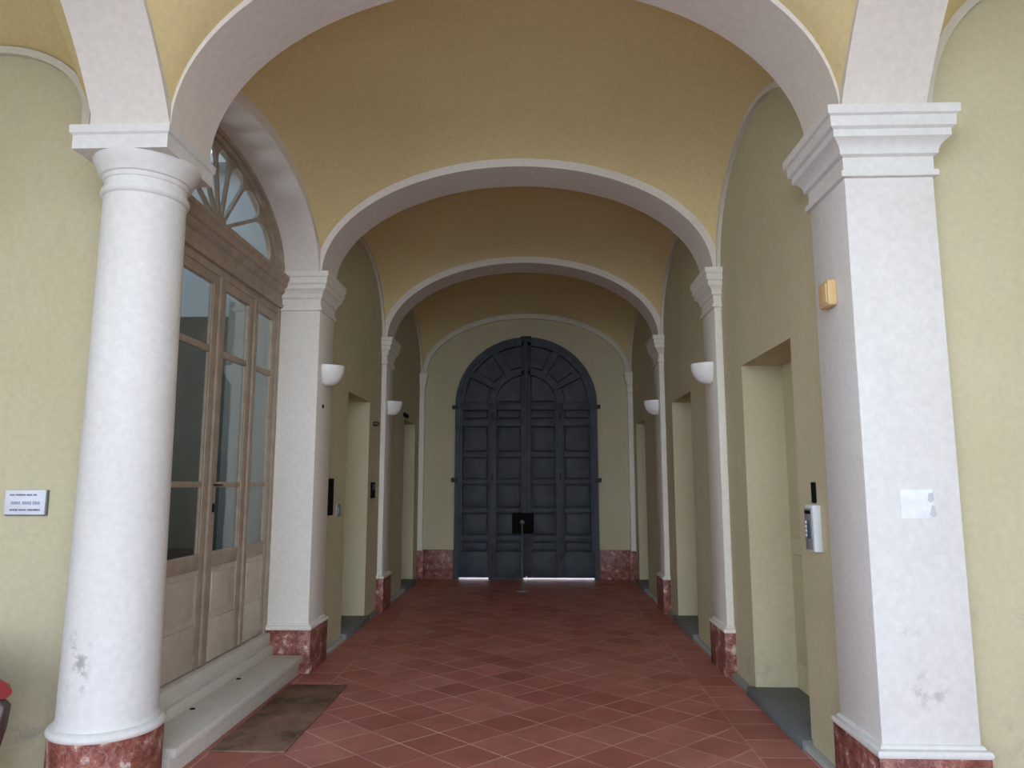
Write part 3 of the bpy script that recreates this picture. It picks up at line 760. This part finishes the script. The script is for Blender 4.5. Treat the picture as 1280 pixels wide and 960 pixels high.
# ------------------------------------------------------------------ motor scooter whose tail shows at the left edge
def scooter():
    y = 3.28
    r = thing('motor_scooter', 'dark brown parked scooter with red tail light, cut by the photo edge', 'scooter', (-3.05, y, 0))
    def wheel(x):
        t = MB(); R = []
        for k in range(32):
            a = 2*PI*k/32
            R.append([(x+(0.185+0.05*math.cos(2*PI*j/10))*math.cos(a), y+0.05*math.sin(2*PI*j/10), 0.235+(0.185+0.05*math.cos(2*PI*j/10))*math.sin(a)) for j in range(10)])
        t.rings(R+[R[0]], cap=False)
        wo = obj('wheel', t, M['rubber'], r)
        obj('hub', MB().disc((x, y, 0.235), (0, 1, 0), 0.145, 0.06, 24), M['greymetal'], wo)
    wheel(-2.72); wheel(-3.92)
    def loft(secs):   # x, z centre, half height, half width
        return [[(x, y+w_*math.cos(2*PI*k/20), z+h*math.sin(2*PI*k/20)) for k in range(20)] for x, z, h, w_, dx in secs]
    obj('body', MB().rings(loft([(-3.30, 0.42, 0.16, 0.12, 0), (-3.1, 0.47, 0.19, 0.17, 0), (-2.85, 0.50, 0.17, 0.19, 0), (-2.6, 0.53, 0.12, 0.15, 0), (-2.47, 0.545, 0.075, 0.10, 0), (-2.41, 0.55, 0.045, 0.06, 0)])), M['brownpaint'], r)
    obj('seat', MB().rings(loft([(-3.3, 0.69, 0.03, 0.08, 0), (-3.2, 0.705, 0.05, 0.13, 0), (-2.9, 0.70, 0.055, 0.14, 0), (-2.6, 0.705, 0.05, 0.12, 0), (-2.46, 0.705, 0.025, 0.06, 0)])), M['vinyl'], r)
    obj('tail_light', MB().rings(loft([(-2.50, 0.605, 0.035, 0.07, 0), (-2.44, 0.60, 0.045, 0.075, 0), (-2.385, 0.585, 0.035, 0.06, 0), (-2.362, 0.575, 0.02, 0.04, 0)])), M['redlens'], r)
    obj('mudguard', MB().tube([(-2.41, y, 0.55), (-2.375, y, 0.52), (-2.385, y, 0.44), (-2.395, y, 0.34)], [0.03, 0.035, 0.035, 0.022], 12), M['brownpaint'], r)
    obj('footboard', MB().box(-3.78, -3.2, y-0.14, y+0.14, 0.27, 0.33, 0.02), M['brownpaint'], r)
    obj('leg_shield', MB().rings([[(-3.72-0.12*t+0.03*math.sin(2*PI*k/16), y+(0.18-0.05*t)*math.cos(2*PI*k/16), 0.28+0.62*t) for k in range(16)] for t in (0, 0.25, 0.5, 0.75, 1)]), M['brownpaint'], r)
    obj('fork', MB().tube([(-3.92, y-0.06, 0.235), (-3.88, y-0.06, 0.5), (-3.84, y, 0.9), (-3.80, y, 1.0)], 0.022, 10), M['steel'], r)
    obj('handlebar', MB().tube([(-3.72, y-0.32, 1.0), (-3.80, y-0.12, 1.01), (-3.80, y+0.12, 1.01), (-3.72, y+0.32, 1.0)], 0.016, 10), M['rubber'], r)
    obj('headlight', MB().rings(loft([(-3.9, 0.93, 0.06, 0.06, 0), (-3.85, 0.94, 0.075, 0.075, 0), (-3.76, 0.95, 0.05, 0.07, 0)])), M['brownpaint'], r)
    obj('stand', MB().tube([(-2.95, y+0.10, 0.33), (-2.90, y+0.16, 0.013)], 0.012, 8), M['steel'], r)
scooter()

# ------------------------------------------------------------------ daylight
w = bpy.data.worlds.new('overcast_sky'); bpy.context.scene.world = w; w.use_nodes = True
nt = w.node_tree; bg = nt.nodes['Background']
tc = nt.nodes.new('ShaderNodeTexCoord'); sp = nt.nodes.new('ShaderNodeSeparateXYZ')
nt.links.new(tc.outputs['Generated'], sp.inputs[0])
cr = nt.nodes.new('ShaderNodeValToRGB')
cr.color_ramp.elements[0].position = 0.0; cr.color_ramp.elements[0].color = (2.25, 2.42, 2.66, 1)
cr.color_ramp.elements[1].position = 0.5; cr.color_ramp.elements[1].color = (0.50, 0.74, 1.12, 1)
nt.links.new(sp.outputs[2], cr.inputs[0]); nt.links.new(cr.outputs[0], bg.inputs['Color'])
bg.inputs['Strength'].default_value = 2.2

# ------------------------------------------------------------------ camera
F, CX, CY, VX, VY = 900.0, 640.0, 480.0, 671.0, 605.0
d = Vector((VX-CX, VY-CY, F)).normalized()              # world +Y seen from the camera (x right, y down, z forward)
m = math.hypot(d.y, d.z); Zc = Vector((0, -d.z/m, d.y/m)); Xc = d.cross(Zc)
right = Vector((Xc.x, d.x, Zc.x)); down = Vector((Xc.y, d.y, Zc.y)); fwd = Vector((Xc.z, d.z, Zc.z))
R = Matrix((right, -down, -fwd)).transposed()
cam = bpy.data.cameras.new('camera'); co = bpy.data.objects.new('camera', cam); C.objects.link(co)
co.matrix_world = Matrix.Translation((0, 0, 1.5)) @ R.to_4x4()
cam.sensor_width = 36; cam.lens = F*36/1280; cam.clip_start = 0.05
bpy.context.scene.camera = co
vs = bpy.context.scene.view_settings
vs.view_transform = 'Standard'; vs.look = 'None'; vs.gamma = 1; vs.use_curve_mapping = False
vs.exposure = 0.55
